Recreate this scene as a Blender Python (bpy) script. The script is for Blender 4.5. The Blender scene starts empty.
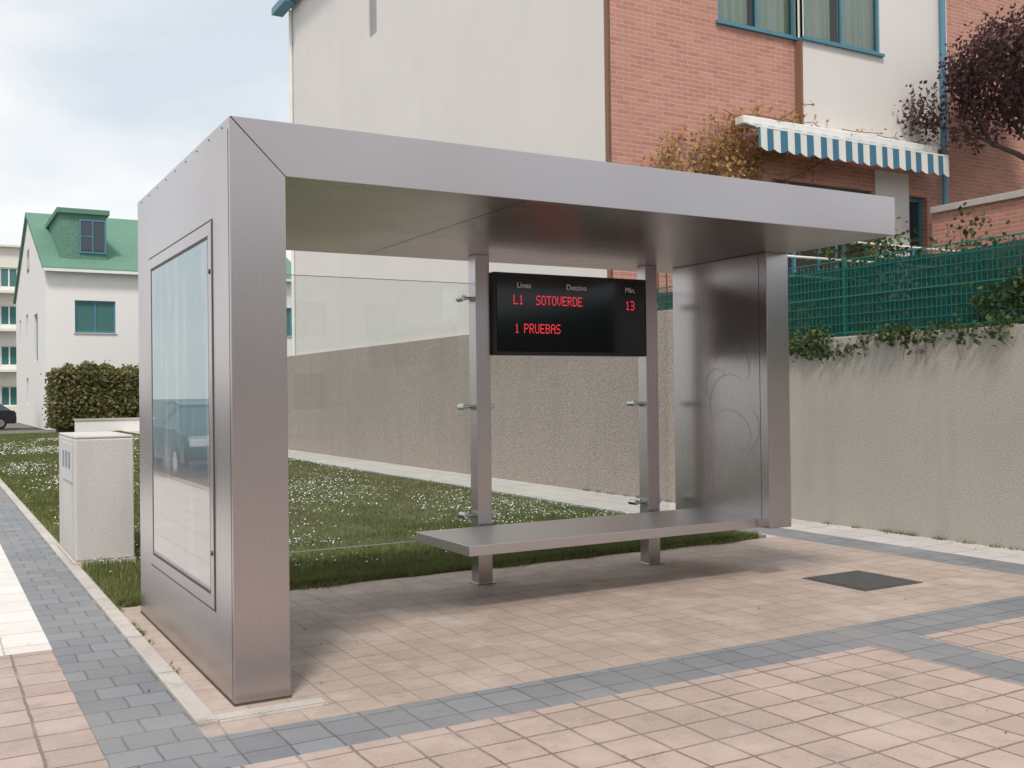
import bpy, math, random
import numpy as np
from mathutils import Vector, Matrix
random.seed(3); rng=np.random.default_rng(5)
S=bpy.context.scene
COL=S.collection

# ------------------------------------------------------------ helpers
def group(name):
    e=bpy.data.objects.new(name,None); e.empty_display_size=.2; COL.objects.link(e); return e
def mesh(name,verts,faces,mat,parent=None,bevel=0,smooth=False):
    me=bpy.data.meshes.new(name); me.from_pydata([tuple(v) for v in verts],[],faces); me.update()
    if mat: me.materials.append(mat)
    o=bpy.data.objects.new(name,me); COL.objects.link(o)
    if parent: o.parent=parent
    if smooth:
        for p in me.polygons: p.use_smooth=True
    if bevel:
        b=o.modifiers.new('b','BEVEL'); b.width=bevel; b.segments=2; b.limit_method='ANGLE'
    return o
BF=[(0,3,2,1),(4,5,6,7),(0,1,5,4),(1,2,6,5),(2,3,7,6),(3,0,4,7)]
def box(name,x0,x1,y0,y1,z0,z1,mat,parent=None,bevel=0):
    v=[(x0,y0,z0),(x1,y0,z0),(x1,y1,z0),(x0,y1,z0),(x0,y0,z1),(x1,y0,z1),(x1,y1,z1),(x0,y1,z1)]
    return mesh(name,v,BF,mat,parent,bevel)
def recalc(o):
    import bmesh
    bm=bmesh.new(); bm.from_mesh(o.data); bmesh.ops.recalc_face_normals(bm,faces=bm.faces); bm.to_mesh(o.data); bm.free()
    return o
def prism_y(name,poly,y0,y1,mat,parent=None,bevel=0):
    n=len(poly); v=[(x,y0,z) for x,z in poly]+[(x,y1,z) for x,z in poly]
    f=[tuple(range(n)),tuple(range(2*n-1,n-1,-1))]+[(i,i+n,(i+1)%n+n,(i+1)%n) for i in range(n)]
    return recalc(mesh(name,v,f,mat,parent,bevel))
def prism_x(name,poly,x0,x1,mat,parent=None,bevel=0):
    n=len(poly); v=[(x0,y,z) for y,z in poly]+[(x1,y,z) for y,z in poly]
    f=[tuple(range(n)),tuple(range(2*n-1,n-1,-1))]+[(i,i+n,(i+1)%n+n,(i+1)%n) for i in range(n)]
    return recalc(mesh(name,v,f,mat,parent,bevel))
def cyl(name,p0,p1,r,mat,parent=None,r1=None,seg=16):
    p0=Vector(p0);p1=Vector(p1); d=(p1-p0); d.normalize()
    a=d.orthogonal().normalized(); b=d.cross(a)
    if r1 is None:r1=r
    v=[];f=[]
    for i in range(seg):
        t=2*math.pi*i/seg; w=a*math.cos(t)+b*math.sin(t)
        v.append(p0+w*r); v.append(p1+w*r1)
    for i in range(seg):
        j=(i+1)%seg; f.append((2*i,2*j,2*j+1,2*i+1))
    f.append(tuple(2*i for i in range(seg))[::-1]); f.append(tuple(2*i+1 for i in range(seg)))
    return mesh(name,v,f,mat,parent,smooth=False)
def sheet(name,x0,x1,y0,y1,z,mat,parent=None):
    return mesh(name,[(x0,y0,z),(x1,y0,z),(x1,y1,z),(x0,y1,z)],[(0,1,2,3)],mat,parent)
def fast(name,V,nf,k,mat,parent=None):
    me=bpy.data.meshes.new(name)
    me.vertices.add(len(V)); me.vertices.foreach_set('co',np.ascontiguousarray(V,dtype=np.float32).ravel())
    me.loops.add(nf*k); me.loops.foreach_set('vertex_index',np.arange(nf*k,dtype=np.int32))
    me.polygons.add(nf); me.polygons.foreach_set('loop_start',np.arange(0,nf*k,k,dtype=np.int32))
    me.polygons.foreach_set('loop_total',np.full(nf,k,dtype=np.int32))
    me.update(); me.validate()
    me.materials.append(mat)
    o=bpy.data.objects.new(name,me); COL.objects.link(o)
    if parent:o.parent=parent
    return o
def leaves(name,P,size,mat,parent=None,aspect=.65,flat=0.0):
    n=len(P)
    a=rng.normal(size=(n,3)); a/=np.linalg.norm(a,axis=1)[:,None]
    c=rng.normal(size=(n,3)); c[:,2]+=flat*3
    b=np.cross(a,c); b/=np.linalg.norm(b,axis=1)[:,None]
    s=(size*rng.uniform(.6,1.3,n))[:,None]
    V=np.stack([P-a*s,P-b*s*aspect,P+a*s,P+b*s*aspect],axis=1).reshape(-1,3)
    return fast(name,V,n,4,mat,parent)

# ------------------------------------------------------------ materials
def M(name):
    m=bpy.data.materials.new(name); m.use_nodes=True
    nt=m.node_tree; return m,nt,nt.nodes['Principled BSDF']
def N(nt,t,**k):
    n=nt.nodes.new(t)
    for a,b in k.items(): setattr(n,a,b)
    return n
def coord(nt,scale=(1,1,1),swz=None,loc=(0,0,0)):
    tc=N(nt,'ShaderNodeTexCoord'); out=tc.outputs['Object']
    if swz:
        s=N(nt,'ShaderNodeSeparateXYZ'); c=N(nt,'ShaderNodeCombineXYZ'); nt.links.new(out,s.inputs[0])
        for i,ch in enumerate(swz):
            nt.links.new(s.outputs['XYZ'.index(ch)],c.inputs[i])
        out=c.outputs[0]
    mp=N(nt,'ShaderNodeMapping'); mp.inputs['Scale'].default_value=scale; mp.inputs['Location'].default_value=loc
    nt.links.new(out,mp.inputs[0]); return mp.outputs[0]
def noise(nt,vec,scale,detail=3,rough=.55):
    n=N(nt,'ShaderNodeTexNoise'); n.inputs['Scale'].default_value=scale; n.inputs['Detail'].default_value=detail; n.inputs['Roughness'].default_value=rough
    nt.links.new(vec,n.inputs['Vector']); return n.outputs['Fac']
def ramp(nt,fac,stops):
    r=N(nt,'ShaderNodeValToRGB'); el=r.color_ramp.elements
    while len(el)>1: el.remove(el[-1])
    el[0].position=stops[0][0]; el[0].color=(*stops[0][1],1)
    for p,c in stops[1:]:
        e=el.new(p); e.color=(*c,1)
    nt.links.new(fac,r.inputs[0]); return r.outputs[0]
def mixc(nt,f,a,b,mode='MIX'):
    m=N(nt,'ShaderNodeMix',data_type='RGBA',blend_type=mode)
    def s(sock,v):
        if isinstance(v,(int,float)): sock.default_value=v
        elif isinstance(v,tuple): sock.default_value=(*v,1)
        else: nt.links.new(v,sock)
    s(m.inputs[0],f); s(m.inputs[6],a); s(m.inputs[7],b); return m.outputs[2]
def maprange(nt,f,a,b,c,d):
    m=N(nt,'ShaderNodeMapRange'); 
    for i,v in zip((1,2,3,4),(a,b,c,d)): m.inputs[i].default_value=v
    nt.links.new(f,m.inputs[0]); return m.outputs[0]
def bump(nt,bs,h,strength,dist):
    b=N(nt,'ShaderNodeBump'); b.inputs['Strength'].default_value=strength; b.inputs['Distance'].default_value=dist
    nt.links.new(h,b.inputs['Height']); nt.links.new(b.outputs[0],bs.inputs['Normal'])

def plain(name,c,rough=.5,metal=0,var=.12,scale=3,bumpd=0):
    m,nt,b=M(name)
    v=coord(nt); f=noise(nt,v,scale,3)
    col=mixc(nt,f,tuple(x*(1-var) for x in c),tuple(min(1,x*(1+var)) for x in c))
    nt.links.new(col,b.inputs['Base Color']); b.inputs['Roughness'].default_value=rough; b.inputs['Metallic'].default_value=metal
    if bumpd: bump(nt,b,noise(nt,v,60,3),.5,bumpd)
    return m
def steel(name,stretch,c=(.525,.48,.485),r0=.25,r1=.29,amp=.02):
    m,nt,b=M(name)
    f=noise(nt,coord(nt,stretch),1,1,.5)
    big=noise(nt,coord(nt),.8,1,.5)
    col=mixc(nt,f,tuple(x*(1-amp) for x in c),tuple(x*(1+amp) for x in c))
    col=mixc(nt,maprange(nt,big,.35,.7,0,.25),col,tuple(x*.84 for x in c))
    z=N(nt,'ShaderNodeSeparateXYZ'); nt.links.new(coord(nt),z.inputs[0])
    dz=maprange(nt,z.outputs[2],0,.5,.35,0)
    col=mixc(nt,dz,col,(.40,.34,.31))  # pinkish reflection near the ground, painted into the steel colour
    nt.links.new(col,b.inputs['Base Color']); b.inputs['Metallic'].default_value=1
    ra=N(nt,'ShaderNodeMath',operation='ADD'); nt.links.new(maprange(nt,f,.3,.7,r0,r1),ra.inputs[0]); nt.links.new(maprange(nt,big,.4,.75,0,.05),ra.inputs[1])
    nt.links.new(ra.outputs[0],b.inputs['Roughness'])
    w=noise(nt,coord(nt),1.3,0); bump(nt,b,w,.4,.012)
    return m
steel_v=steel('brushed_steel_vertical',(600,600,1.5))
steel_x=steel('brushed_steel_long',(1.5,600,600))
steel_b=steel('brushed_steel_bench',(2,300,300),(.62,.58,.58),.32,.38)
steel_refl=steel('reflection_steel',(90,90,90),(.49,.45,.45),.29,.36)  # tone for the painted reflection curves on the end panel
steel_dark=plain('dark_joint',(.08,.07,.065),.6,.3)
steel_fit=steel('polished_fitting',(50,50,50),(.6,.6,.6),.12,.2)

def render_wall(name,c,spk=.15,fine=120,bd=.004,stain=.12,rough=.9,streak=1.0):
    m,nt,b=M(name); v=coord(nt)
    f=noise(nt,v,fine,2,.7); l=noise(nt,v,.6,4,.6)
    col=mixc(nt,maprange(nt,f,.3,.7,0,1),tuple(x*(1-spk) for x in c),tuple(min(1,x*(1+spk)) for x in c))
    col=mixc(nt,maprange(nt,l,.35,.7,0,stain*2),col,tuple(x*.72 for x in c))
    if streak:
        st=noise(nt,coord(nt,(2.2,2.2,.2)),1.2,3,.6); col=mixc(nt,maprange(nt,st,.5,.75,0,stain*1.6*streak),col,tuple(x*.6 for x in c))
    nt.links.new(col,b.inputs['Base Color']); b.inputs['Roughness'].default_value=rough
    bump(nt,b,f,.7,bd); return m
white_r=render_wall('white_render',(.74,.705,.68),.04,60,.002,.08,streak=.6)
house_r=render_wall('house_render',(.80,.785,.77),.03,40,.002,.05,streak=0)
cream_r=render_wall('cream_render',(.78,.74,.67),.03,40,.002,.05,streak=0)
pebble=render_wall('pebbledash',(.375,.315,.28),.45,40,.009,.14)
greige=render_wall('greige_render',(.42,.395,.35),.2,60,.006,.18)
concrete=render_wall('concrete',(.55,.52,.48),.1,60,.003,.2)
boxconc=render_wall('cabinet_concrete',(.60,.58,.565),.09,40,.003,.25)
soil=render_wall('garden_soil',(.10,.09,.05),.3,20,.02,.3)

def brick(name,swz,c1=(.57,.27,.205),c2=(.46,.20,.15)):
    m,nt,b=M(name); v=coord(nt,swz=swz)
    t=N(nt,'ShaderNodeTexBrick'); nt.links.new(v,t.inputs['Vector'])
    t.inputs['Scale'].default_value=1; t.inputs['Brick Width'].default_value=.26; t.inputs['Row Height'].default_value=.075
    t.inputs['Mortar Size'].default_value=.008; t.inputs['Mortar Smooth'].default_value=.3
    t.inputs['Color1'].default_value=(*c1,1); t.inputs['Color2'].default_value=(*c2,1); t.inputs['Mortar'].default_value=(.52,.42,.37,1)
    l=noise(nt,coord(nt),.7,4); col=mixc(nt,maprange(nt,l,.35,.7,0,.3),t.outputs['Color'],(.42,.21,.165))
    nt.links.new(col,b.inputs['Base Color']); b.inputs['Roughness'].default_value=.88
    inv=N(nt,'ShaderNodeMath',operation='SUBTRACT'); inv.inputs[0].default_value=1; nt.links.new(t.outputs['Fac'],inv.inputs[1])
    bump(nt,b,inv.outputs[0],.6,.006); return m
brick_x=brick('brick_facade','XZY'); brick_y=brick('brick_return','YZX')

def paver(name,w,h,c1,c2,mort,off=0.0,loc=(0,0,0),ms=.006,stain=(.25,.2,.17),sa=.45,wob=.012,pale=None):
    m,nt,b=M(name); v=coord(nt,loc=loc)
    nz=N(nt,'ShaderNodeTexNoise'); nz.inputs['Scale'].default_value=6; nz.inputs['Detail'].default_value=0; nt.links.new(v,nz.inputs['Vector'])
    vm=N(nt,'ShaderNodeVectorMath',operation='MULTIPLY_ADD'); nt.links.new(nz.outputs['Color'],vm.inputs[0]); vm.inputs[1].default_value=(wob,wob,0); nt.links.new(v,vm.inputs[2])
    t=N(nt,'ShaderNodeTexBrick'); nt.links.new(vm.outputs[0],t.inputs['Vector'])
    t.offset=off; t.inputs['Scale'].default_value=1; t.inputs['Brick Width'].default_value=w; t.inputs['Row Height'].default_value=h
    t.inputs['Mortar Size'].default_value=ms; t.inputs['Mortar Smooth'].default_value=.25
    t.inputs['Color1'].default_value=(*c1,1); t.inputs['Color2'].default_value=(*c2,1); t.inputs['Mortar'].default_value=(*mort,1)
    l=noise(nt,coord(nt),1.1,5,.65); f=noise(nt,coord(nt),80,1,.7); l2=noise(nt,coord(nt),5.5,4,.7)
    col=mixc(nt,maprange(nt,l,.4,.68,0,sa),t.outputs['Color'],stain)
    col=mixc(nt,maprange(nt,l2,.53,.72,0,sa*.9),col,tuple(x*.7 for x in stain))
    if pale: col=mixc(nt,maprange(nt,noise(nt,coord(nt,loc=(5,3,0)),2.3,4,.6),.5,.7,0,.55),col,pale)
    col=mixc(nt,maprange(nt,f,.3,.7,0,.3),col,tuple(min(1,x*1.25) for x in c1))
    nt.links.new(col,b.inputs['Base Color']); 
    nt.links.new(maprange(nt,l,.3,.7,.5,.8),b.inputs['Roughness'])
    inv=N(nt,'ShaderNodeMath',operation='SUBTRACT'); inv.inputs[0].default_value=1; nt.links.new(t.outputs['Fac'],inv.inputs[1])
    ad=N(nt,'ShaderNodeMath',operation='MULTIPLY_ADD'); nt.links.new(f,ad.inputs[0]); ad.inputs[1].default_value=.3; nt.links.new(inv.outputs[0],ad.inputs[2])
    bump(nt,b,ad.outputs[0],.7,.007); return m
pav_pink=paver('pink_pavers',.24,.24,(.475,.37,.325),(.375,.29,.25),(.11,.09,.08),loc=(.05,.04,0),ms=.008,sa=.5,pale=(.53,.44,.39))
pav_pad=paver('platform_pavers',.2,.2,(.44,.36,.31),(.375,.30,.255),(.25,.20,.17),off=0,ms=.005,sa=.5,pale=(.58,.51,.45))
pav_dark=paver('slate_pavers',.215,.215,(.22,.235,.255),(.145,.16,.18),(.08,.08,.08),loc=(.1,.0,0),stain=(.3,.28,.26),sa=.55)
pav_darky=paver('slate_pavers_side',.22,.22,(.22,.235,.255),(.145,.16,.18),(.08,.08,.08),off=.5,loc=(0,.02,0),stain=(.3,.28,.26),sa=.55)
pav_glare=paver('glare_slabs',.4,.4,(.74,.72,.69),(.66,.64,.61),(.35,.33,.3),stain=(.5,.46,.42),sa=.3)  # overexposed glare on the left paving, put into a paler slab colour
pav_path=paver('path_slabs',.4,.4,(.55,.53,.51),(.47,.45,.44),(.22,.2,.18),stain=(.34,.31,.29),sa=.45)
asphalt=render_wall('asphalt',(.06,.06,.062),.3,120,.006,.2,streak=0)
kerbm=paver('kerb_stone',5,1.0,(.54,.51,.47),(.46,.43,.40),(.2,.18,.15),sa=.55)
earth=render_wall('base_ground',(.16,.15,.12),.2,6,.01,.2,streak=0)

def leafm(name,cols,rough=.6,transl=True):
    m,nt,b=M(name); gi=N(nt,'ShaderNodeNewGeometry')
    n=len(cols); col=ramp(nt,gi.outputs['Random Per Island'],[(i/(n-1),c) for i,c in enumerate(cols)])
    l=noise(nt,coord(nt),1.2,2); col=mixc(nt,maprange(nt,l,.35,.65,0,.5),col,tuple(x*.6 for x in cols[0]))
    nt.links.new(col,b.inputs['Base Color']); b.inputs['Roughness'].default_value=rough
    b.inputs['Specular IOR Level'].default_value=.25
    if transl:
        tr=N(nt,'ShaderNodeBsdfTranslucent'); nt.links.new(col,tr.inputs[0]); mx=N(nt,'ShaderNodeMixShader'); mx.inputs[0].default_value=.3
        nt.links.new(b.outputs[0],mx.inputs[1]); nt.links.new(tr.outputs[0],mx.inputs[2]); nt.links.new(mx.outputs[0],nt.nodes['Material Output'].inputs[0])
    return m
grass_m=leafm('grass_blades',[(.11,.145,.04),(.16,.195,.06),(.22,.25,.09),(.32,.31,.15)])
hedge_m=leafm('hedge_leaves',[(.13,.15,.05),(.20,.20,.075),(.27,.24,.11),(.33,.27,.16)])
ivy_m=leafm('ivy_leaves',[(.04,.075,.02),(.08,.13,.04),(.13,.18,.06)])
vine_m=leafm('vine_leaves',[(.50,.26,.10),(.58,.38,.14),(.36,.3,.12),(.62,.42,.2)])
plum_m=leafm('plum_leaves',[(.08,.045,.05),(.13,.07,.07),(.20,.11,.10),(.10,.075,.065)])
cyp_m=leafm('cypress_leaves',[(.02,.035,.015),(.04,.06,.02),(.05,.07,.03)])
litter_m=leafm('dry_leaves',[(.26,.17,.09),(.38,.27,.16),(.22,.2,.12),(.46,.42,.36)],transl=False)
bark=plain('bark',(.10,.08,.065),.9,0,.3,20,.01)
m,nt,b=M('lawn'); l=noise(nt,coord(nt),1.5,4); f=noise(nt,coord(nt),60,2,.7)
c=mixc(nt,l,(.12,.15,.05),(.21,.22,.10)); c=mixc(nt,maprange(nt,f,.35,.65,0,.6),c,(.08,.085,.04)); nt.links.new(c,b.inputs['Base Color']); b.inputs['Roughness'].default_value=.95; bump(nt,b,f,.8,.02); lawn_m=m
daisy_m=plain('daisy_petals',(.82,.82,.76),.7)

green_metal=plain('green_fence_paint',(.006,.14,.11),.5)
teal=plain('teal_frame_paint',(.07,.22,.30),.4)
blue_pipe=plain('blue_pipe_paint',(.10,.24,.36),.4)
white_paint=plain('white_paint',(.78,.78,.76),.5)
brown_trim=plain('brown_corner_trim',(.24,.13,.09),.8)
black=plain('black_housing',(.008,.008,.009),.35)
green_roof=render_wall('green_roof_shingle',(.12,.25,.185),.25,12,.01,.15,streak=0)
grey_roof=plain('grey_roof',(.12,.10,.1),.8)
m,nt,b=M('curtain_cloth'); tc=noise(nt,coord(nt,(14,14,.3)),1,2); c=mixc(nt,maprange(nt,tc,.4,.6,0,1),(.66,.80,.62),(.92,.94,.9)); nt.links.new(c,b.inputs['Base Color']); b.inputs['Roughness'].default_value=.9; curtain=m

m,nt,b=M('shade_netting'); b.inputs['Roughness'].default_value=.7; b.inputs['Specular IOR Level'].default_value=.2
l=noise(nt,coord(nt,(1,5,1)),3,3); l2=noise(nt,coord(nt,(1,60,6)),1,1)
c=mixc(nt,l,(.003,.055,.045),(.008,.11,.09)); c=mixc(nt,maprange(nt,l2,.4,.65,0,.5),c,(.001,.025,.022)); nt.links.new(c,b.inputs['Base Color'])
nt.links.new(maprange(nt,l2,.3,.7,1.0,.84),b.inputs['Alpha']); net_m=m
m,nt,b=M('clear_glass'); gl=N(nt,'ShaderNodeBsdfGlossy'); gl.inputs['Roughness'].default_value=.01
tr=N(nt,'ShaderNodeBsdfTransparent'); tr.inputs[0].default_value=(.90,.95,.93,1)
fr=N(nt,'ShaderNodeFresnel'); fr.inputs[0].default_value=1.75; mx=N(nt,'ShaderNodeMixShader')
nt.links.new(fr.outputs[0],mx.inputs[0]); nt.links.new(tr.outputs[0],mx.inputs[1]); nt.links.new(gl.outputs[0],mx.inputs[2]); nt.links.new(mx.outputs[0],nt.nodes['Material Output'].inputs[0]); glass_m=m
m,nt,b=M('glass_edge'); b.inputs['Base Color'].default_value=(.55,.68,.62,1); b.inputs['Roughness'].default_value=.2; edge_m=m
m,nt,b=M('window_glass'); b.inputs['Base Color'].default_value=(.03,.045,.055,1); b.inputs['Roughness'].default_value=.04; b.inputs['Specular IOR Level'].default_value=.8; wglass=m
m,nt,b=M('house_window_glass'); b.inputs['Base Color'].default_value=(.06,.17,.16,1); b.inputs['Roughness'].default_value=.08; hglass=m
m,nt,b=M('poster_print_reflection'); sep=N(nt,'ShaderNodeSeparateXYZ'); tc=N(nt,'ShaderNodeTexCoord'); nt.links.new(tc.outputs['Object'],sep.inputs[0])
z=maprange(nt,sep.outputs[2],.45,2.5,0,1)
c=ramp(nt,z,[(0,(.50,.44,.42)),(.28,(.44,.40,.39)),(.36,(.12,.17,.20)),(.45,(.17,.33,.38)),(1,(.18,.36,.42))])  # print tint, with reflected pink ground and dark car band painted in
c=mixc(nt,maprange(nt,noise(nt,coord(nt,(1,2.2,.5)),2.0,3,.6),.52,.6,0,.5),c,(.45,.53,.62))
nt.links.new(c,b.inputs['Base Color']); b.inputs['Roughness'].default_value=.5
gl=N(nt,'ShaderNodeBsdfGlossy'); gl.inputs['Roughness'].default_value=0
fr=N(nt,'ShaderNodeFresnel'); fr.inputs[0].default_value=2.2; mx=N(nt,'ShaderNodeMixShader')
nt.links.new(fr.outputs[0],mx.inputs[0]); nt.links.new(b.outputs[0],mx.inputs[1]); nt.links.new(gl.outputs[0],mx.inputs[2]); nt.links.new(mx.outputs[0],nt.nodes['Material Output'].inputs[0]); poster_m=m

# ------------------------------------------------------------ world
W=bpy.data.worlds.new('World'); S.world=W; W.use_nodes=True; nt=W.node_tree
bg=nt.nodes['Background']
SUN_EL=math.radians(57); sdir=Vector((-.55,-.83,0)).normalized()
sky=N(nt,'ShaderNodeTexSky'); sky.sky_type='NISHITA'; sky.sun_disc=False; sky.sun_elevation=SUN_EL
sky.sun_rotation=math.atan2(sdir.x,sdir.y)
tc=N(nt,'ShaderNodeTexCoord')
mp=N(nt,'ShaderNodeMapping'); mp.inputs['Scale'].default_value=(1,1,2.4); mp.inputs['Location'].default_value=(.55,.1,.0); nt.links.new(tc.outputs['Generated'],mp.inputs[0])
nz=noise(nt,mp.outputs[0],1.9,4,.5); nz2=noise(nt,mp.outputs[0],2.4,5,.5)
cl=mixc(nt,maprange(nt,nz2,.36,.60,0,1),(7.8,7.55,7.35),(5.1,5.6,5.95))
cc=mixc(nt,maprange(nt,nz,.38,.62,.86,1),sky.outputs[0],cl)
nt.links.new(cc,bg.inputs['Color']); bg.inputs['Strength'].default_value=.148
sl=bpy.data.lights.new('sun','SUN'); sl.energy=2.6; sl.angle=math.radians(10); sl.color=(1,.91,.83)
so=bpy.data.objects.new('sun',sl); COL.objects.link(so)
sv=Vector((sdir.x*math.cos(SUN_EL),sdir.y*math.cos(SUN_EL),math.sin(SUN_EL)))
so.rotation_euler=sv.to_track_quat('Z','Y').to_euler(); so.location=(0,-5,20)

# ------------------------------------------------------------ ground
sheet('ground',-400,600,-400,800,-.03,earth)
pv=group('pavement')
XB0,XB1,XK=.66,1.10,1.20
sheet('left_pink',-1.35,XB0,-8,7.0,0,pav_pink,pv)
sheet('left_glare',-1.35,XB0,7.0,58,0,pav_glare,pv)
sheet('edge_band',XB0,XB1,-8,58,0,pav_darky,pv)
box('kerb_strip',XB1,XK,4.98,50,-.02,.02,kerbm,pv,.006)
box('kerb_return',XK,1.75,4.98,5.10,-.02,.012,kerbm,pv,.006)
sheet('margin',XK,1.75,5.10,8.12,0.0,pav_pad,pv)
sheet('front_band',XB1,7.9,4.36,4.79,0,pav_dark,pv)
sheet('apron_left',XB1,1.75,4.79,4.98,0,pav_pad,pv)
sheet('platform',1.75,7.9,4.79,8.12,0,pav_pad,pv)
sheet('front_pink',XB1,5.0,-8,4.36,0,pav_pink,pv)
sheet('cross_band',5.0,5.43,-8,4.36,0,pav_darky,pv)
sheet('front_pink_right',5.43,7.9,-8,4.36,0,pav_pink,pv)
sheet('wall_band',7.9,8.4,-8,9.2,0,pav_darky,pv)
sheet('wall_path',8.4,9.1,-8,9.2,0,pav_path,pv)
sheet('lawn_path',7.72,9.1,9.2,58,0.001,pav_path,pv)
box('lawn_path_edging',7.62,7.72,8.12,50,-.02,.03,pav_darky,pv,.004)
sheet('lawn_path_corner',7.72,7.9,8.12,9.2,0,pav_path,pv)
rd=group('road')
sheet('asphalt',-9,-1.5,-60,400,-.02,asphalt,rd)
box('kerb',-1.5,-1.35,-60,58,-.05,.012,kerbm,rd)
sheet('far_road',-1.35,60,58,62,-.012,asphalt,rd)
sheet('lawn',XK,7.62,8.12,50,.004,lawn_m)
mh=group('manhole_cover')
mhx,mhy=6.62,5.87
box('frame',mhx-.33,mhx+.33,mhy-.33,mhy+.33,-.01,.006,plain('manhole_frame',(.12,.12,.12),.6,.5),mh)
mm,nt,b=M('cast_iron'); ck=N(nt,'ShaderNodeTexChecker'); ck.inputs['Scale'].default_value=30; nt.links.new(coord(nt),ck.inputs[0])
c=mixc(nt,noise(nt,coord(nt),9,4,.7),(.045,.05,.055),(.12,.115,.11)); nt.links.new(c,b.inputs['Base Color']); b.inputs['Metallic'].default_value=.2; b.inputs['Roughness'].default_value=.65; bump(nt,b,ck.outputs['Fac'],.8,.004)
box('plate',mhx-.3,mhx+.3,mhy-.3,mhy+.3,0,.011,mm,mh,.002)

# grass
def blades(X,Y,h,w):
    n=len(X); th=rng.uniform(0,2*np.pi,n); lx=rng.normal(0,.022,n); ly=rng.normal(0,.022,n); z0=np.zeros(n)
    return np.stack([np.stack([X-np.cos(th)*w,Y-np.sin(th)*w,z0],1),np.stack([X+np.cos(th)*w,Y+np.sin(th)*w,z0],1),np.stack([X+lx,Y+ly,h],1)],1).reshape(-1,3)
n=225000
u=rng.random(n); Y=8.14+41.5*u**2.0; X=rng.uniform(1.22,7.62,n)
d=Y-8
pn=np.sin(X*1.3+Y*.7)+np.sin(X*2.9-Y*1.7+1)*.7+np.sin(Y*.45+2)*.8
h=(.035+.03*rng.random(n))*(1+.25*pn*.5)+.0005*d; w=.0045+.0007*d
near=(Y<8.8)|(X<1.5); h=np.where(near,h*1.4,h)
A=blades(X,Y,h,w)
n=5000; X=rng.uniform(1.25,7.6,n); Y=8.11-np.abs(rng.normal(0,.03,n))*(1+np.sin(X*3)+np.sin(X*7.3))*.6
B=blades(X,Y,.02+.04*rng.random(n),np.full(n,.0045))
cw=rng.uniform(1,9.6,45)*1.0; n=900; i=rng.integers(0,45,n)
C=blades(9.07+rng.normal(0,.012,n),4+cw[i]+rng.normal(0,.04,n),.012+.035*rng.random(n),np.full(n,.004))
cw=rng.uniform(5.4,9.5,16); n=420; i=rng.integers(0,16,n)
D=blades(1.205+np.abs(rng.normal(0,.012,n)),cw[i]+rng.normal(0,.04,n),.01+.025*rng.random(n),np.full(n,.0035))
V=np.concatenate([A,B,C,D]); fast('grass',V,len(V)//3,3,grass_m)
n=80000
u=rng.random(n); Y=8.6+34*u**1.5; X=rng.uniform(1.3,7.55,n)
pn=np.sin(X*1.1+Y*.5+.5)+np.sin(X*2.3-Y*1.1)*.8+np.sin(X*5.1+Y*3.3)*.6+np.sin(Y*.8)*.4
keep=(pn+rng.normal(0,.9,n))>.8; keep&=(Y>10.0)|(rng.random(n)<.06)
X=X[keep];Y=Y[keep]; n=len(X); r=.008+.00048*(Y-8); zz=.055+.02*rng.random(n)
tx=rng.normal(0,.3,n); ty=rng.normal(-.2,.3,n)
vs=[]
for k in range(6):
    a=k*math.pi/3; cx,cy=np.cos(a)*r,np.sin(a)*r
    vs.append(np.stack([X+cx,Y+cy,zz+cx*tx+cy*ty],1))
fast('daisies',np.stack(vs,1).reshape(-1,3),n,6,daisy_m)
n=150; P=np.stack([rng.uniform(-1,8.9,n),rng.uniform(2.2,8.1,n),np.full(n,.010)],1)
P2=np.stack([9.0-np.abs(rng.normal(0,.12,120)),rng.uniform(3,14,120),np.full(120,.010)],1)
leaves('leaf_litter',np.concatenate([P,P2]),.009,litter_m,None,.6,flat=4)

# ------------------------------------------------------------ bus shelter
sh=group('bus_shelter')
XL,XI,XR=1.335,1.625,6.29; YF,YB=5.21,7.85; ZT,ZU=3.0,2.715
g_=.0012
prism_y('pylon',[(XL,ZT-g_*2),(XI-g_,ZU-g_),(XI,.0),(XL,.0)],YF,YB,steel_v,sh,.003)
prism_y('roof',[(XL+g_*2,ZT),(XR,ZT),(XR,ZU),(XI+g_,ZU)],YF,YB,steel_x,sh,.003)
box('soffit_joint',3.1,3.103,YF+.03,YB-.03,ZU-.0015,ZU+.01,steel_dark,sh)
box('pylon_joint_side',XL-.0015,XL+.02,YF+.035,YF+.037,.02,ZT-.06,steel_dark,sh)
for k in range(9):
    yy=YF+.15+k*.29
    cyl('rivet_%d'%k,(XL-.003,yy,ZT-.03),(XL,yy,ZT-.03),.005,steel_dark,sh,seg=8)
box('roof_cover',XL+.12,XR-.12,YF+.12,YB-.12,ZT,ZT+.02,steel_x,sh)
box('base_skirt',XL-.004,XI+.004,YF-.004,YB+.004,0,.012,steel_dark,sh)
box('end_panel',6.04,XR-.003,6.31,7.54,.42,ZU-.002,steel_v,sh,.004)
box('end_panel_joint',6.038,6.05,6.40,6.403,.49,ZU-.01,steel_dark,sh)
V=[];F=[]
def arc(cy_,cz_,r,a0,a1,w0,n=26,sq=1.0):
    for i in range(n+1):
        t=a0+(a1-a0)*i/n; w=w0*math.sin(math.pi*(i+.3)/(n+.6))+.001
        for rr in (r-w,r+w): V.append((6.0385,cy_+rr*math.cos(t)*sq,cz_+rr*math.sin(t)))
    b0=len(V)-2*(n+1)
    for i in range(n): F.append((b0+2*i,b0+2*i+1,b0+2*i+3,b0+2*i+2))
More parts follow.
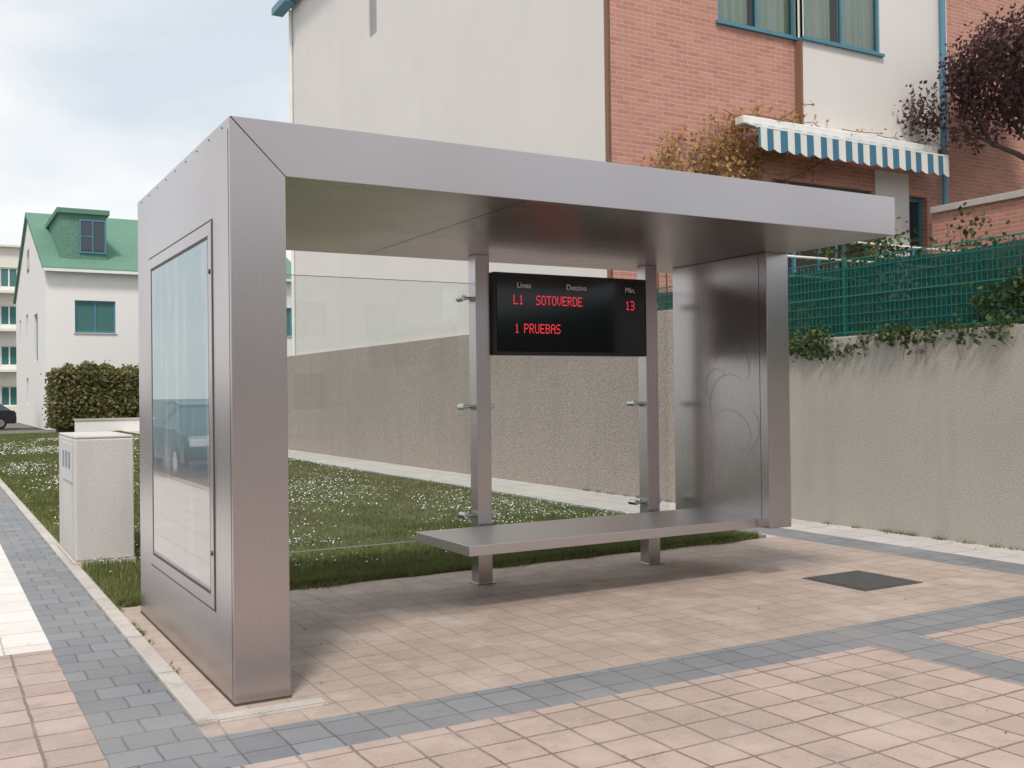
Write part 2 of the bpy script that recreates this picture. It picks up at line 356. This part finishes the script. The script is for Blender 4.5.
arc(6.75,1.75,.22,.3,3.6,.007); arc(6.78,1.45,.26,-.6,2.2,.009); arc(6.62,1.25,.20,2.0,5.0,.007); arc(6.8,1.1,.3,.9,2.9,.009); arc(6.95,1.62,.14,-1,2.6,.006); arc(6.72,1.95,.12,.2,4.4,.006)
mesh('reflection_curves',V,F,steel_refl,sh)  # curvy reflection in the end panel, painted as thin strips
be=group('bench'); be.parent=sh
box('seat',3.32,6.039,6.46,7.38,.412,.487,steel_b,be,.004)
box('seat_support',3.6,6.0,6.75,7.2,.36,.411,steel_b,be)
for i,x in enumerate((3.91,5.65)):
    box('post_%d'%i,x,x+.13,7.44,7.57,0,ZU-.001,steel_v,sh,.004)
    box('post_foot_%d'%i,x-.02,x+.15,7.42,7.59,0,.01,steel_v,sh,.003)
    box('seat_bracket_%d'%i,x+.02,x+.11,7.2,7.44,.36,.411,steel_b,sh)
    for j,z in enumerate((.56,1.46,2.36)):
        cyl('clamp_arm_%d_%d'%(i,j),(x-.06,7.53,z),(x+.19,7.53,z),.012,steel_fit,sh)
        for k,xx in enumerate((x-.06,x+.19)):
            cyl('clamp_disc_%d_%d_%d'%(i,j,k),(xx,7.53,z),(xx,7.635,z),.026,steel_fit,sh)
for j,z in enumerate((.56,1.46,2.36)):
    cyl('clamp_pylon_%d'%j,(1.63,7.53,z),(1.72,7.53,z),.012,steel_fit,sh)
    cyl('clamp_pylon_disc_%d'%j,(1.72,7.53,z),(1.72,7.635,z),.026,steel_fit,sh)
for i,(a,c_) in enumerate(((1.66,3.955),(3.985,5.705),(5.735,6.03))):
    mesh('glass_pane_%d'%i,[(a,7.61,.38),(c_,7.61,.38),(c_,7.61,2.49),(a,7.61,2.49)],[(0,1,2,3)],glass_m,sh)
    box('glass_edge_top_%d'%i,a,c_,7.605,7.615,2.49,2.495,edge_m,sh)
    box('glass_edge_bottom_%d'%i,a,c_,7.605,7.615,.374,.38,edge_m,sh)
    box('glass_edge_side_%d'%i,a-.003,a,7.605,7.615,.38,2.49,edge_m,sh)
fy0,fy1,fz0,fz1=5.60,7.40,.42,2.52; fw=.07
def frame_x(name,x0,x1,y0,y1,z0,z1,w,mat,parent,bv=.003):
    box(name+'_bottom',x0,x1,y0,y1,z0,z0+w,mat,parent,bv); box(name+'_top',x0,x1,y0,y1,z1-w,z1,mat,parent,bv)
    box(name+'_near',x0,x1,y0,y0+w,z0+w,z1-w,mat,parent,bv); box(name+'_far',x0,x1,y1-w,y1,z0+w,z1-w,mat,parent,bv)
frame_x('poster_gap',XL-.0025,XL,fy0-.012,fy1+.012,fz0-.012,fz1+.012,.0115,steel_dark,sh,0)
frame_x('poster_frame',XL-.007,XL,fy0,fy1,fz0,fz1,fw,steel_v,sh,.002)
frame_x('poster_gasket',XL-.005,XL,fy0+fw,fy1-fw,fz0+fw,fz1-fw,.016,steel_dark,sh,0)
box('poster',XL-.003,XL,fy0+fw+.016,fy1-fw-.016,fz0+fw+.016,fz1-fw-.016,poster_m,sh)
for i,z in enumerate((.72,2.25)):
    cyl('lock_%d'%i,(XL-.012,fy0+.035,z),(XL-.006,fy0+.035,z),.014,black,sh)
dx0,dx1,dyf,dz0,dz1=4.05,5.62,7.39,1.885,2.575
box('display_housing',dx0,dx1,dyf,7.5,dz0,dz1,black,sh,.008)
m,nt,b=M('display_screen'); b.inputs['Base Color'].default_value=(.006,.006,.007,1); b.inputs['Roughness'].default_value=.12; b.inputs['Specular IOR Level'].default_value=.5
box('display_screen',dx0+.03,dx1-.03,dyf-.004,dyf,dz0+.03,dz1-.03,m,sh)
m,nt,b=M('led_red'); b.inputs['Base Color'].default_value=(.3,.01,.01,1); b.inputs['Emission Color'].default_value=(1,.05,.07,1); b.inputs['Emission Strength'].default_value=1.1; led=m
m,nt,b=M('header_ink'); b.inputs['Base Color'].default_value=(.8,.8,.8,1); ink=m
G={'S':["01111","10000","10000","01110","00001","00001","11110"],'O':["01110","10001","10001","10001","10001","10001","01110"],
'T':["11111","00100","00100","00100","00100","00100","00100"],'V':["10001","10001","10001","10001","10001","01010","00100"],
'E':["11111","10000","10000","11110","10000","10000","11111"],'R':["11110","10001","10001","11110","10100","10010","10001"],
'D':["11110","10001","10001","10001","10001","10001","11110"],'L':["10000","10000","10000","10000","10000","10000","11111"],
'1':["00100","01100","00100","00100","00100","00100","01110"],'3':["11110","00001","00001","01110","00001","00001","11110"],
'P':["11110","10001","10001","11110","10000","10000","10000"],'U':["10001","10001","10001","10001","10001","10001","01110"],
'B':["11110","10001","10001","11110","10001","10001","11110"],'A':["01110","10001","10001","11111","10001","10001","10001"],' ':["00000"]*7}
lv=[];lf=[]
def ledtext(s,x,z,p=.0088,pz=.0115):
    for ch in s:
        for r,row in enumerate(G[ch]):
            for c_,bit in enumerate(row):
                if bit=='1':
                    cx=x+c_*p; cz=z-r*pz; a=p*.38; bz=pz*.38; i=len(lv)
                    lv.extend([(cx-a,dyf-.006,cz-bz),(cx+a,dyf-.006,cz-bz),(cx+a,dyf-.006,cz+bz),(cx-a,dyf-.006,cz+bz)]); lf.append((i,i+1,i+2,i+3))
        x+=p*6
ledtext('L1',4.24,2.385); ledtext('SOTOVERDE',4.46,2.385); ledtext('13',5.39,2.37)
ledtext('1',4.25,2.145); ledtext('PRUEBAS',4.34,2.145)
mesh('led_characters',lv,lf,led,sh)
def txt(s,x,z,size,par):
    c=bpy.data.curves.new('label','FONT'); c.body=s; c.size=size; c.extrude=.0005
    o=bpy.data.objects.new('label_'+s.lower().strip('.'),c); COL.objects.link(o); o.location=(x,dyf-.006,z); o.rotation_euler=(math.pi/2,0,0); c.materials.append(ink); o.parent=par
txt('Linea',4.27,2.45,.066,sh); txt('Destino',4.76,2.45,.066,sh); txt('Min.',5.38,2.45,.066,sh)

# ------------------------------------------------------------ utility cabinet
uc=group('utility_cabinet')
box('plinth',1.15,1.70,10.22,11.65,0,.05,concrete,uc)
box('body',1.17,1.69,10.25,11.6,.05,1.19,boxconc,uc,.015)
box('lid',1.172,1.688,10.252,11.598,1.192,1.215,boxconc,uc,.008)
box('meter_door',1.155,1.17,10.42,11.2,.78,1.14,plain('grey_metal_door',(.6,.61,.62),.5,.3),uc,.003)
for i in range(3): box('vent_%d'%i,1.151,1.155,10.49+.24*i,10.60+.24*i,.90,1.06,plain('vent_dark',(.22,.23,.30),.6),uc)

# ------------------------------------------------------------ long wall
bw=group('boundary_wall')
box('low_part',9.1,9.32,-10,10.6,-.02,2.17,greige,bw,.01)
box('high_part',9.095,9.32,10.6,30.2,-.02,2.72,pebble,bw,.01)
box('garden_terrace',9.32,40,-10,13.0,-.02,2.08,soil)

# ------------------------------------------------------------ fence
fe=group('green_mesh_fence')
fx=9.22
for i,y in enumerate(np.arange(-6,12.9,2.4)):
    cyl('post_%d'%i,(fx+.04,y,2.15),(fx+.04,y,3.1),.025,green_metal,fe)
V=[];F=[]
ys=np.arange(-8,12.95,.1)
for i,y in enumerate(ys):
    dxx=.02*math.sin(y*3.1)+.008*math.sin(y*11)
    V+=[(fx+.06+dxx,y,2.2),(fx+.05+dxx*.5,y,2.62),(fx+.055+dxx,y,3.0+.012*math.sin(y*4.3))]
for i in range(len(ys)-1):
    for k in (0,1): F.append((3*i+k,3*i+3+k,3*i+4+k,3*i+1+k))
mesh('netting',V,F,net_m,fe,smooth=True)
V=[];F=[]
def addbox(x0,x1,y0,y1,z0,z1):
    i=len(V); V.extend([(x0,y0,z0),(x1,y0,z0),(x1,y1,z0),(x0,y1,z0),(x0,y0,z1),(x1,y0,z1),(x1,y1,z1),(x0,y1,z1)]); F.extend([tuple(a+i for a in f) for f in BF])
for y in np.arange(-8,12.9,.06): addbox(fx,fx+.006,y,y+.006,2.2,3.07)
for k,z in enumerate(np.linspace(2.22,3.06,9)):
    t=.014 if k in (0,8,4) else .007
    addbox(fx-.008-t*.5,fx-.002,-8,12.9,z-t/2,z+t/2)
mesh('wire_mesh',V,F,green_metal,fe)

# ------------------------------------------------------------ walls w/ openings
def wall(name,o,u,nrm,Wd,H,ops,mat,parent,depth=.18):
    o=Vector(o);u=Vector(u);nn=Vector(nrm);z=Vector((0,0,1))
    us=sorted({0,Wd,*[a for q in ops for a in q[:2]]}); vs=sorted({0,H,*[a for q in ops for a in q[2:4]]})
    V=[];F=[]
    def q(pts):
        i=len(V); V.extend(pts); F.append((i,i+1,i+2,i+3))
    P=lambda a,b,dd=0:o+u*a+z*b-nn*dd
    for i in range(len(us)-1):
        for j in range(len(vs)-1):
            a,b_,c,d_=us[i],us[i+1],vs[j],vs[j+1]; cu,cv=(a+b_)/2,(c+d_)/2
            if any(w[0]<cu<w[1] and w[2]<cv<w[3] for w in ops): continue
            q([P(a,c),P(b_,c),P(b_,d_),P(a,d_)])
    for w in ops:
        a,b_,c,d_=w[:4]
        q([P(a,c),P(b_,c),P(b_,c,depth),P(a,c,depth)]); q([P(a,d_),P(b_,d_),P(b_,d_,depth),P(a,d_,depth)])
        q([P(a,c),P(a,d_),P(a,d_,depth),P(a,c,depth)]); q([P(b_,c),P(b_,d_),P(b_,d_,depth),P(b_,c,depth)])
    return mesh(name,V,F,mat,parent)
def obox(name,o,u,nn,a,b_,c,d_,n0,n1,mat,parent,bevel=0):
    o=Vector(o);u=Vector(u);nn=Vector(nn);z=Vector((0,0,1))
    V=[o+u*p+nn*r+z*q for q in (c,d_) for (p,r) in ((a,n0),(b_,n0),(b_,n1),(a,n1))]
    return mesh(name,V,BF,mat,parent,bevel)
def window(name,o,u,nn,op,fm,gm,parent,nx=2,ny=1,depth=.18,fw=.06,sill=None,cur=None):
    a,b_,c,d_=op[:4]; D=-depth
    B=lambda nm,*r,mat=fm: obox(name+nm,o,u,nn,*r,mat,parent)
    B('_fl',a,a+fw,c,d_,D,D+.06); B('_fr',b_-fw,b_,c,d_,D,D+.06)
    B('_fb',a+fw,b_-fw,c,c+fw,D,D+.06); B('_ft',a+fw,b_-fw,d_-fw,d_,D,D+.06)
    for i in range(1,nx):
        x=a+(b_-a)*i/nx; B('_m%d'%i,x-fw/2,x+fw/2,c+fw,d_-fw,D,D+.055)
    for i in range(1,ny):
        y=c+(d_-c)*i/ny; B('_t%d'%i,a+fw,b_-fw,y-fw/2,y+fw/2,D,D+.05)
    if cur:
        oo=Vector(o);uu=Vector(u);nv=Vector(nn);V=[];F=[]
        k=int((b_-a)/.03)
        for i in range(k+1):
            x=a+(b_-a)*i/k; dd=-depth-.06+.022*math.sin(i*1.1)+.01*math.sin(i*2.7)
            V+= [oo+uu*x+nv*dd+Vector((0,0,c)),oo+uu*x+nv*dd+Vector((0,0,d_))]
        gap0=int(k*.42); gap1=int(k*.52)
        for i in range(k): 
            if not(gap0<i<gap1): F.append((2*i,2*i+2,2*i+3,2*i+1))
        mesh(name+'_curtain',V,F,cur,parent,smooth=True)
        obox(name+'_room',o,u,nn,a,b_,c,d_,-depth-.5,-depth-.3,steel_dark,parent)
        P=lambda x,y:Vector(o)+Vector(u)*x+Vector(nn)*(D+.02)+Vector((0,0,y))
        mesh(name+'_glass',[P(a,c),P(b_,c),P(b_,d_),P(a,d_)],[(0,1,2,3)],glass_m,parent)
    else: B('_glass',a,b_,c,d_,D-.02,D+.02,mat=gm)
    if sill: obox(name+'_sill',o,u,nn,a-.06,b_+.06,c-.05,c,-.05,.06,sill,parent)

bh=group('brick_apartment_building')
BX,BY,HT=9.2,13.0,12.9
o=(BX,28.8,2.0); u=(0,-1,0); nn=(-1,0,0)
ops=[(5.9,6.45,8.1,10.2)]
wall('side_wall',o,u,nn,15.72,HT-2,ops,white_r,bh,depth=.06)
obox('slit_glass',o,u,nn,5.9,6.45,8.1,10.2,-.08,-.05,plain('slit_glass_blocks',(.28,.28,.28),.3),bh)
obox('corner_trim',o,u,nn,15.72,15.8,.71,HT-2,-.05,.01,brown_trim,bh)
o=(BX,BY,2.0); u=(1,0,0); nn=(0,-1,0)
f_ops=[None,(3.4,5.9,1.1,3.2),(6.9,7.4,1.9,3.2)]
wall('brick_front_lower',o,u,nn,8.0,4.12,[f_ops[1],f_ops[2]],brick_x,bh)
o2=(BX,BY,6.12)
WU0=1.60
wall('brick_front_upper',o2,u,nn,4.02,HT-6.12,[(2.25,4.02,WU0,3.4)],brick_x,bh,depth=.08)
window('win_up_left',o2,u,nn,(2.25,4.02,WU0,3.4),teal,wglass,bh,nx=2,sill=teal,cur=curtain,depth=.08,fw=.05)
window('win_ground',o,u,nn,f_ops[1],teal,wglass,bh,nx=4,fw=.07)
window('win_ground_small',o,u,nn,f_ops[2],teal,wglass,bh,nx=1,fw=.07)
obox('white_patch',o,u,nn,5.95,6.85,1.2,3.6,0,.03,white_r,bh)
o3=(BX+4.02,BY-.16,6.12)
wall('white_bay',o3,u,nn,3.82,HT-6.12,[(.03,1.95,WU0-.03,3.4)],white_r,bh,depth=.08)
window('win_up_right',o3,u,nn,(.03,1.95,WU0-.03,3.4),teal,wglass,bh,nx=2,sill=teal,cur=curtain,depth=.08,fw=.05)
obox('bay_bottom',o3,u,nn,0,3.82,-.06,-.001,-.16,.01,brown_trim,bh)
obox('bay_side_l',o3,u,nn,-.04,-.001,-.06,WU0-.08,-.16,0,brown_trim,bh)
wall('brick_far',(BX+8.0,BY,2.0),u,nn,10,HT-2,[],brick_x,bh)
wall('brick_far_strip',(BX+7.84,BY,6.12),u,nn,.16,HT-6.12,[],brick_x,bh)
cyl('drainpipe',(BX+7.62,BY-.24,2.1),(BX+7.62,BY-.24,HT),.055,blue_pipe,bh)
box('roof_slab',BX-.12,BX+18,BY-.3,28.95,HT,HT+.15,grey_roof,bh)
box('eave',BX-.45,BX-.12,28.0,29.25,HT-.22,HT-.02,teal,bh)
box('eave_long',BX-.3,BX-.12,13,28.0,HT-.16,HT-.02,teal,bh)
cyl('gutter_pipe',(BX-.06,28.7,2.72),(BX-.06,28.7,HT-.2),.05,white_paint,bh)
box('far_wall',BX+.01,BX+18,28.6,28.8,2,HT-.01,white_r,bh)
aw=group('striped_awning')
m,nt,b=M('awning_stripes'); v=coord(nt); s_=N(nt,'ShaderNodeSeparateXYZ'); nt.links.new(v,s_.inputs[0])
mm_=N(nt,'ShaderNodeMath',operation='MULTIPLY'); nt.links.new(s_.outputs[0],mm_.inputs[0]); mm_.inputs[1].default_value=1/.3
fr_=N(nt,'ShaderNodeMath',operation='FRACT'); nt.links.new(mm_.outputs[0],fr_.inputs[0]); gt=N(nt,'ShaderNodeMath',operation='GREATER_THAN'); nt.links.new(fr_.outputs[0],gt.inputs[0]); gt.inputs[1].default_value=.5
c=mixc(nt,gt.outputs[0],(.72,.72,.68),(.05,.17,.26)); nt.links.new(c,b.inputs['Base Color']); b.inputs['Roughness'].default_value=.85; awn=m
ax0,ax1=11.65,16.35; ay0=BY-.25; ay1=BY-.65
mesh('canopy',[(ax0,ay0,6.0),(ax1,ay0,6.0),(ax1,ay1,5.84),(ax0,ay1,5.84)],[(0,1,2,3)],awn,aw)
box('cassette',ax0-.05,ax1+.05,BY-.42,BY-.20,5.94,6.08,white_paint,aw,.02)
box('front_bar',ax0,ax1,ay1-.03,ay1+.02,5.815,5.855,white_paint,aw,.01)
V=[];F=[];k=int((ax1-ax0)/.015)
for i in range(k+1):
    x=ax0+(ax1-ax0)*i/k; sc=.05*abs(math.sin(math.pi*x/.3)); yy=ay1-.035+.012*math.sin(x*9)
    V+=[(x,yy,5.82),(x,yy-.01,5.50-sc)]
for i in range(k):F.append((2*i,2*i+2,2*i+3,2*i+1))
mesh('valance',V,F,awn,aw)
for i,x in enumerate((ax0+.3,ax1-.3)): cyl('arm_%d'%i,(x,BY-.05,5.85),(x,ay1,5.82),.02,white_paint,aw)

gw=group('garden_brick_wall')
box('wall',16.1,16.35,7.5,12.5,2.0,4.78,brick_y,gw)
box('coping',16.04,16.41,7.45,12.5,4.78,4.90,concrete,gw,.01)
ra=group('terrace_railing')
for i,z in enumerate((3.3,3.6,3.9)): cyl('rail_%d'%i,(10.6,11.4,z),(16.0,11.4,z),.022,white_paint,ra)
for i,x in enumerate(np.arange(10.6,16.1,.9)): cyl('baluster_%d'%i,(x,11.4,2.1),(x,11.4,3.92),.02,teal,ra)

# ------------------------------------------------------------ left houses
wh=group('white_house')
HX0,HX1,HY0,HY1=5.1,18.3,56.,76.; EZ,RZ=8.1,12.4
o=(HX0,HY0,0);u=(1,0,0);nn=(0,-1,0)
ops=[(1.35,3.3,4.9,6.55),(12.2,13.0,4.9,6.5),(6,7.8,4.9,6.5),(1.35,3.0,1,2.8)]
wall('front',o,u,nn,HX1-HX0,EZ,ops,house_r,wh)
for i,w in enumerate(ops): window('win%d'%i,o,u,nn,w,teal,hglass,wh,nx=2,fw=.09,sill=concrete)
o=(HX0,HY1,0);u=(0,-1,0);nn=(-1,0,0)
ops=[(3,4.2,5,6.6),(8,9.4,5,6.6),(13.5,15.5,3.6,6.2),(8,9.4,1.2,2.8)]
wall('gable_wall',o,u,nn,20,EZ,ops[:4],house_r,wh)
mesh('gable',[(HX0,HY0,EZ),(HX0,HY1,EZ),(HX0,(HY0+HY1)/2,RZ-.1)],[(0,1,2)],house_r,wh)
for i,w in enumerate(ops[:4]): window('gw%d'%i,o,u,nn,w,teal,hglass,wh,nx=2,fw=.12)
obox('gable_window',o,u,nn,9.2,10.6,9,10.3,0,.02,hglass,wh)
prism_x('roof',[(HY0-.35,EZ-.12),(HY0-.35,EZ+.06),((HY0+HY1)/2,RZ+.1),(HY1+.35,EZ+.06),(HY1+.35,EZ-.12),((HY0+HY1)/2,RZ-.12)],HX0-.15,HX1+.3,green_roof,wh)
box('gutter',HX0-.15,HX1+.3,HY0-.45,HY0-.36,EZ-.16,EZ-.02,white_paint,wh)
box('dormer',5.9,8.15,57.2,63,EZ+.6,11.15,green_roof,wh)
box('dormer_roof',5.75,8.3,57.0,64,11.15,11.4,green_roof,wh)
o=(5.9,57.18,EZ+.6);u=(1,0,0);nn=(0,-1,0)
obox('dormer_glass',o,u,nn,1.0,2.15,.5,2.1,0,.02,wglass,wh)
for nm,r in (('l',(.92,1.0,.42,2.18)),('r',(2.15,2.23,.42,2.18)),('b',(1.0,2.15,.42,.5)),('t',(1.0,2.15,2.1,2.18)),('m',(1.54,1.60,.5,2.1)),('h',(1.0,1.54,1.27,1.32))):
    obox('dormer_frame_'+nm,o,u,nn,*r,0,.06,teal,wh)

cb=group('cream_apartment_building')
o=(-6,90,0);u=(1,0,0);nn=(0,-1,0)
ops=[(a,a+1.3,z,z+1.6) for a in (1,3.5,6,8.6,10.9) for z in (1,4.2,7.4,10.4)]
wall('front',o,u,nn,12.3,13.6,ops,cream_r,cb)
for i,w in enumerate(ops): window('w%d'%i,o,u,nn,w,white_paint,hglass,cb,nx=2,fw=.1)
wall('side',(6.3,90,0),(0,1,0),(1,0,0),12,13.6,[],cream_r,cb)
box('roof',-6.3,6.6,89.6,102,13.6,13.75,cream_r,cb)
for k,z in enumerate((3.7,6.9,9.9)): box('balcony_%d'%k,3.6,6.2,89,90,z,z+.2,white_paint,cb)

def block(name,o,u,nn,Wd,H,mat,depthv):
    gp=group(name); ops=[(a,a+1.5,z,z+1.5) for a in np.arange(1.5,Wd-2,3.2) for z in np.arange(1,H-1.6,3)]
    wall('front',o,u,nn,Wd,H,ops,mat,gp)
    for i,w in enumerate(ops): obox('glass_%d'%i,o,u,nn,*w,-.2,-.16,wglass,gp)
    obox('roof',o,u,nn,-.3,Wd+.3,H,H+.3,-depthv,.4,grey_roof,gp)
    obox('body',o,u,nn,.01,Wd-.01,0,H-.01,-depthv,-.25,mat,gp)
block('reflection_house',(-17,-4,0),(0,1,0),(1,0,0),26,7.0,cream_r,9)  # unseen house across the street, added for the steel to reflect
block('reflection_house',(-14,-26,0),(1,0,0),(0,1,0),34,6.5,cream_r,9)  # unseen row behind the camera, added for the same reflections
sheet('far_pavement',-17,-9,-26,85,-.005,pav_path,pv)

# ------------------------------------------------------------ vegetation
def clumps(n,centers,rad):
    idx=rng.integers(0,len(centers),n); c=np.array(centers)[idx]; d=rng.normal(size=(n,3)); d/=np.linalg.norm(d,axis=1)[:,None]
    r=rng.random(n)**.5; return c+d*(r*rad)[:,None]
hg=group('ivy_hedge')
box('core',5.2,9.9,51.6,52.6,0,2.65,plain('hedge_core',(.08,.09,.04),.95),hg)
P=np.stack([rng.uniform(5.0,10.2,14000),51.5+rng.normal(0,.18,14000),rng.uniform(.2,2.85,14000)],1)
P2x=rng.uniform(5.0,10.2,6000)
P2=np.stack([P2x,rng.uniform(51.5,52.7,6000),2.85+rng.normal(0,.12,6000)+.10*np.sin(P2x*2.1)+.08*np.sin(P2x*7)],1)
P3=np.stack([5.1+rng.normal(0,.15,3000),rng.uniform(51.5,52.7,3000),rng.uniform(.2,2.8,3000)],1)
leaves('foliage',np.concatenate([P,P2,P3]),.09,hedge_m,hg)
lw=group('low_garden_wall'); box('wall',5.8,14,50.6,50.8,0,.55,house_r,lw); box('coping',5.75,14,50.55,50.85,.55,.62,concrete,lw)
cy=group('cypress_tree'); cyl('trunk',(9.9,53.5,0),(9.9,53.5,5),.12,bark,cy,.05)
n=9000; zz=rng.uniform(.5,7.0,n); rr=.75*np.clip(1-(zz-1.5)/6,0,1)**.7*(.6+.4*rng.random(n))*(1+.15*np.sin(zz*5)); th=rng.uniform(0,6.28,n)
leaves('foliage',np.stack([9.9+rr*np.cos(th),53.5+rr*np.sin(th),zz],1),.09,cyp_m,cy)
iv=group('ivy_plant')
Ps=[]
for i in range(240):
    y=rng.uniform(-4,9.6) 
    if 6.0<y<8.0 and rng.random()<.6: continue
    if 5.2<y<6.1: continue
    hang=rng.uniform(0,.2)*(1.5 if y>8.2 else 1)
    n=int(rng.uniform(14,55)); cc=np.array([9.07+rng.normal(0,.03),y,2.26-hang])
    Ps.append(cc+rng.normal(size=(n,3))*np.array([.04,.12,.055]))
for i in range(12):
    y=rng.uniform(5.9,6.6); Ps.append(np.array([9.2,y,2.35+rng.uniform(0,.3)])+rng.normal(size=(40,3))*np.array([.04,.09,.09]))
leaves('foliage',np.concatenate(Ps),.032,ivy_m,iv)
for i in range(26):
    y=rng.uniform(3,9.6); cyl('tendril_%d'%i,(9.08,y,2.22),(9.075,y+rng.normal(0,.12),2.0-rng.random()*.22),.004,bark,iv,.002,5)
vi=group('climbing_vine')
Ps=[]
for k in range(13):
    x=9.9+k*.17; z=4.6+rng.random()*.3; y=12.93; p=Vector((x,y,2.1)); q=Vector((x,y,z)); cyl('stem_%d'%k,p,q,.012,bark,vi,.009,5); p=q
    dx=rng.normal(.12,.16)
    top=5.2+.7*math.exp(-((x-11.3)/.7)**2)+.5*rng.random()
    while p.z<top:
        q=p+Vector((dx+rng.normal(0,.05),rng.normal(0,.012),.16)); q.y=min(q.y,12.94); cyl('twig_%d'%k,p,q,.007,bark,vi,.006,5)
        for j in range(2): Ps.append(np.array(q)+rng.normal(size=(10,3))*np.array([.12,.04,.08])+np.array([rng.normal(0,.15),-.06,0]))
        p=q
leaves('foliage',np.concatenate(Ps),.042,vine_m,vi)
P0=[]
for i in range(6):
    x=11.2+i*.9; p=Vector((x,12.62,6.12)); 
    for s in range(4):
        q=p+Vector((.25,rng.normal(0,.03),rng.normal(.0,.06))); cyl('tendril_%d_%d'%(i,s),p,q,.007,bark,vi,.006,5); P0.append(tuple(q)); p=q
leaves('tendril_leaves',clumps(90,P0,.10),.03,vine_m,vi)
pt=group('purple_plum_tree')
tx,ty=17.55,10.9
def limb(p,d,L,r,depth,tips):
    p=Vector(p); d=Vector(d).normalized(); segs=3
    for s in range(segs):
        q=p+d*(L/segs); r2=r*.82; cyl('limb',p,q,r,bark,pt,r2,7); p=q; r=r2
        d=(d+Vector(rng.normal(0,.10,3))).normalized()
        if depth<2: tips.append(tuple(p))
    if depth==0: return
    for k in range(3):
        nd=(d+Vector(rng.normal(0,.42,3))+Vector((0,0,.25))).normalized(); limb(p,nd,L*.7,r*.75,depth-1,tips)
tips=[]; limb((tx,ty,2.1),(0,0,1),3.2,.14,0,[])
for k in range(9):
    a=k*.72; e=.7 if k%2 else 1.1; limb((tx,ty,5.2),(math.cos(a)*.75,math.sin(a)*.75,e),1.4,.07,2,tips)
tips=np.array(tips)
leaves('foliage',clumps(19000,tips,.38),.048,plum_m,pt)
sb=group('garden_shrubs'); Ps=[]
for i in range(40):
    x=rng.uniform(9.8,13); y=rng.uniform(6,12); Ps.append(np.array([x,y,2.2+rng.random()*.6])+rng.normal(size=(120,3))*np.array([.22,.22,.2]))
for i in range(14):
    x=rng.uniform(12,15.5); y=rng.uniform(10.5,12); Ps.append(np.array([x,y,3.2+rng.random()*.9])+rng.normal(size=(110,3))*np.array([.2,.2,.22]))
leaves('foliage',np.concatenate(Ps),.05,ivy_m,sb)

# ------------------------------------------------------------ cars
def car(loc,rot,paint):
    e=group('parked_car')
    low=[(-2.1,.35),(-2.12,.62),(-1.95,.86),(-1.2,.95),(1.35,.98),(2.0,.95),(2.08,.6),(2.05,.32)]
    v=[];f=[];n=len(low)
    for yy in (-.86,-.80,.80,.86):
        k=1 if abs(yy)<.83 else .97
        for x,z_ in low: v.append((x*k,yy,.35+(z_-.35)*(1 if abs(yy)<.83 else .93)))
    for s in range(3):
        for i in range(n): f.append((s*n+i,s*n+(i+1)%n,(s+1)*n+(i+1)%n,(s+1)*n+i))
    f.append(tuple(range(n))); f.append(tuple(range(4*n-1,3*n-1,-1)))
    mesh('body',v,f,paint,e,.04)
    cab=[(-1.15,.92),(-.45,1.40),(.2,1.46),(1.2,1.42),(1.85,.96)]
    v=[(x,-.78+(.16 if z_>1 else 0),z_) for x,z_ in cab]+[(x,.78-(.16 if z_>1 else 0),z_) for x,z_ in cab]
    n=5; f=[tuple(range(n)),tuple(range(2*n-1,n-1,-1))]+[(i,i+n,(i+1)%n+n,(i+1)%n) for i in range(n)]
    mesh('greenhouse',v,f,wglass,e,.02)
    v=[(x,-.60,z_) for x,z_ in ((-.5,1.40),(.2,1.47),(1.22,1.43))]; v+=[(x,-y,z_) for x,y,z_ in v]
    v+= [(x,y,z_+.03) for x,y,z_ in v]
    mesh('roof',v,[(0,1,4,3),(1,2,5,4),(6,7,10,9),(7,8,11,10),(0,1,7,6),(1,2,8,7),(3,4,10,9),(4,5,11,10),(0,3,9,6),(2,5,11,8)],paint,e)
    for x in (-1.3,1.3):
        for y in (-.86,.68):
            cyl('tyre',(x,y-.01,.31),(x,y+.19,.31),.31,black,e,seg=24); yy=y-.015 if y<0 else y+.185
            cyl('rim',(x,yy,.31),(x,yy+.01,.31),.2,steel_fit,e,seg=16)
    for y in (-.6,.6): box('headlamp',-2.11,-2.0,y-.16,y+.16,.62,.76,white_paint,e,.01); box('tail_lamp',1.98,2.07,y-.16,y+.16,.7,.86,plain('lamp_red',(.4,.02,.02),.3),e,.01)
    e.location=loc; e.rotation_euler=(0,0,rot); return e
p1=plain('car_paint_grey',(.025,.03,.035),.25,.2,.02); p2=plain('car_paint_dark',(.03,.03,.035),.25,.4,.02)
car((-2.45,22.3,-.02),math.radians(90),p1)
car((1.9,60.2,0),math.radians(0),p2)

# ------------------------------------------------------------ camera
cam=bpy.data.cameras.new('camera'); co=bpy.data.objects.new('camera',cam); COL.objects.link(co)
cam.sensor_width=36; cam.lens=1022/1024*36; cam.clip_end=2000; cam.clip_start=.05
yaw=math.radians(29.7); pitch=math.radians(.504); roll=.012
Fv=Vector((math.sin(yaw)*math.cos(pitch),math.cos(yaw)*math.cos(pitch),math.sin(pitch)))
R=Vector((math.cos(yaw),-math.sin(yaw),0)); Uv=R.cross(Fv)
cr=(R-Uv*roll).normalized(); cu=(Uv+R*roll).normalized()
mt=Matrix((( cr.x,cu.x,-Fv.x,0),(cr.y,cu.y,-Fv.y,0),(cr.z,cu.z,-Fv.z,1.57),(0,0,0,1)))
co.matrix_world=mt
S.camera=co
S.view_settings.view_transform='Standard'; S.view_settings.look='None'; S.view_settings.exposure=0
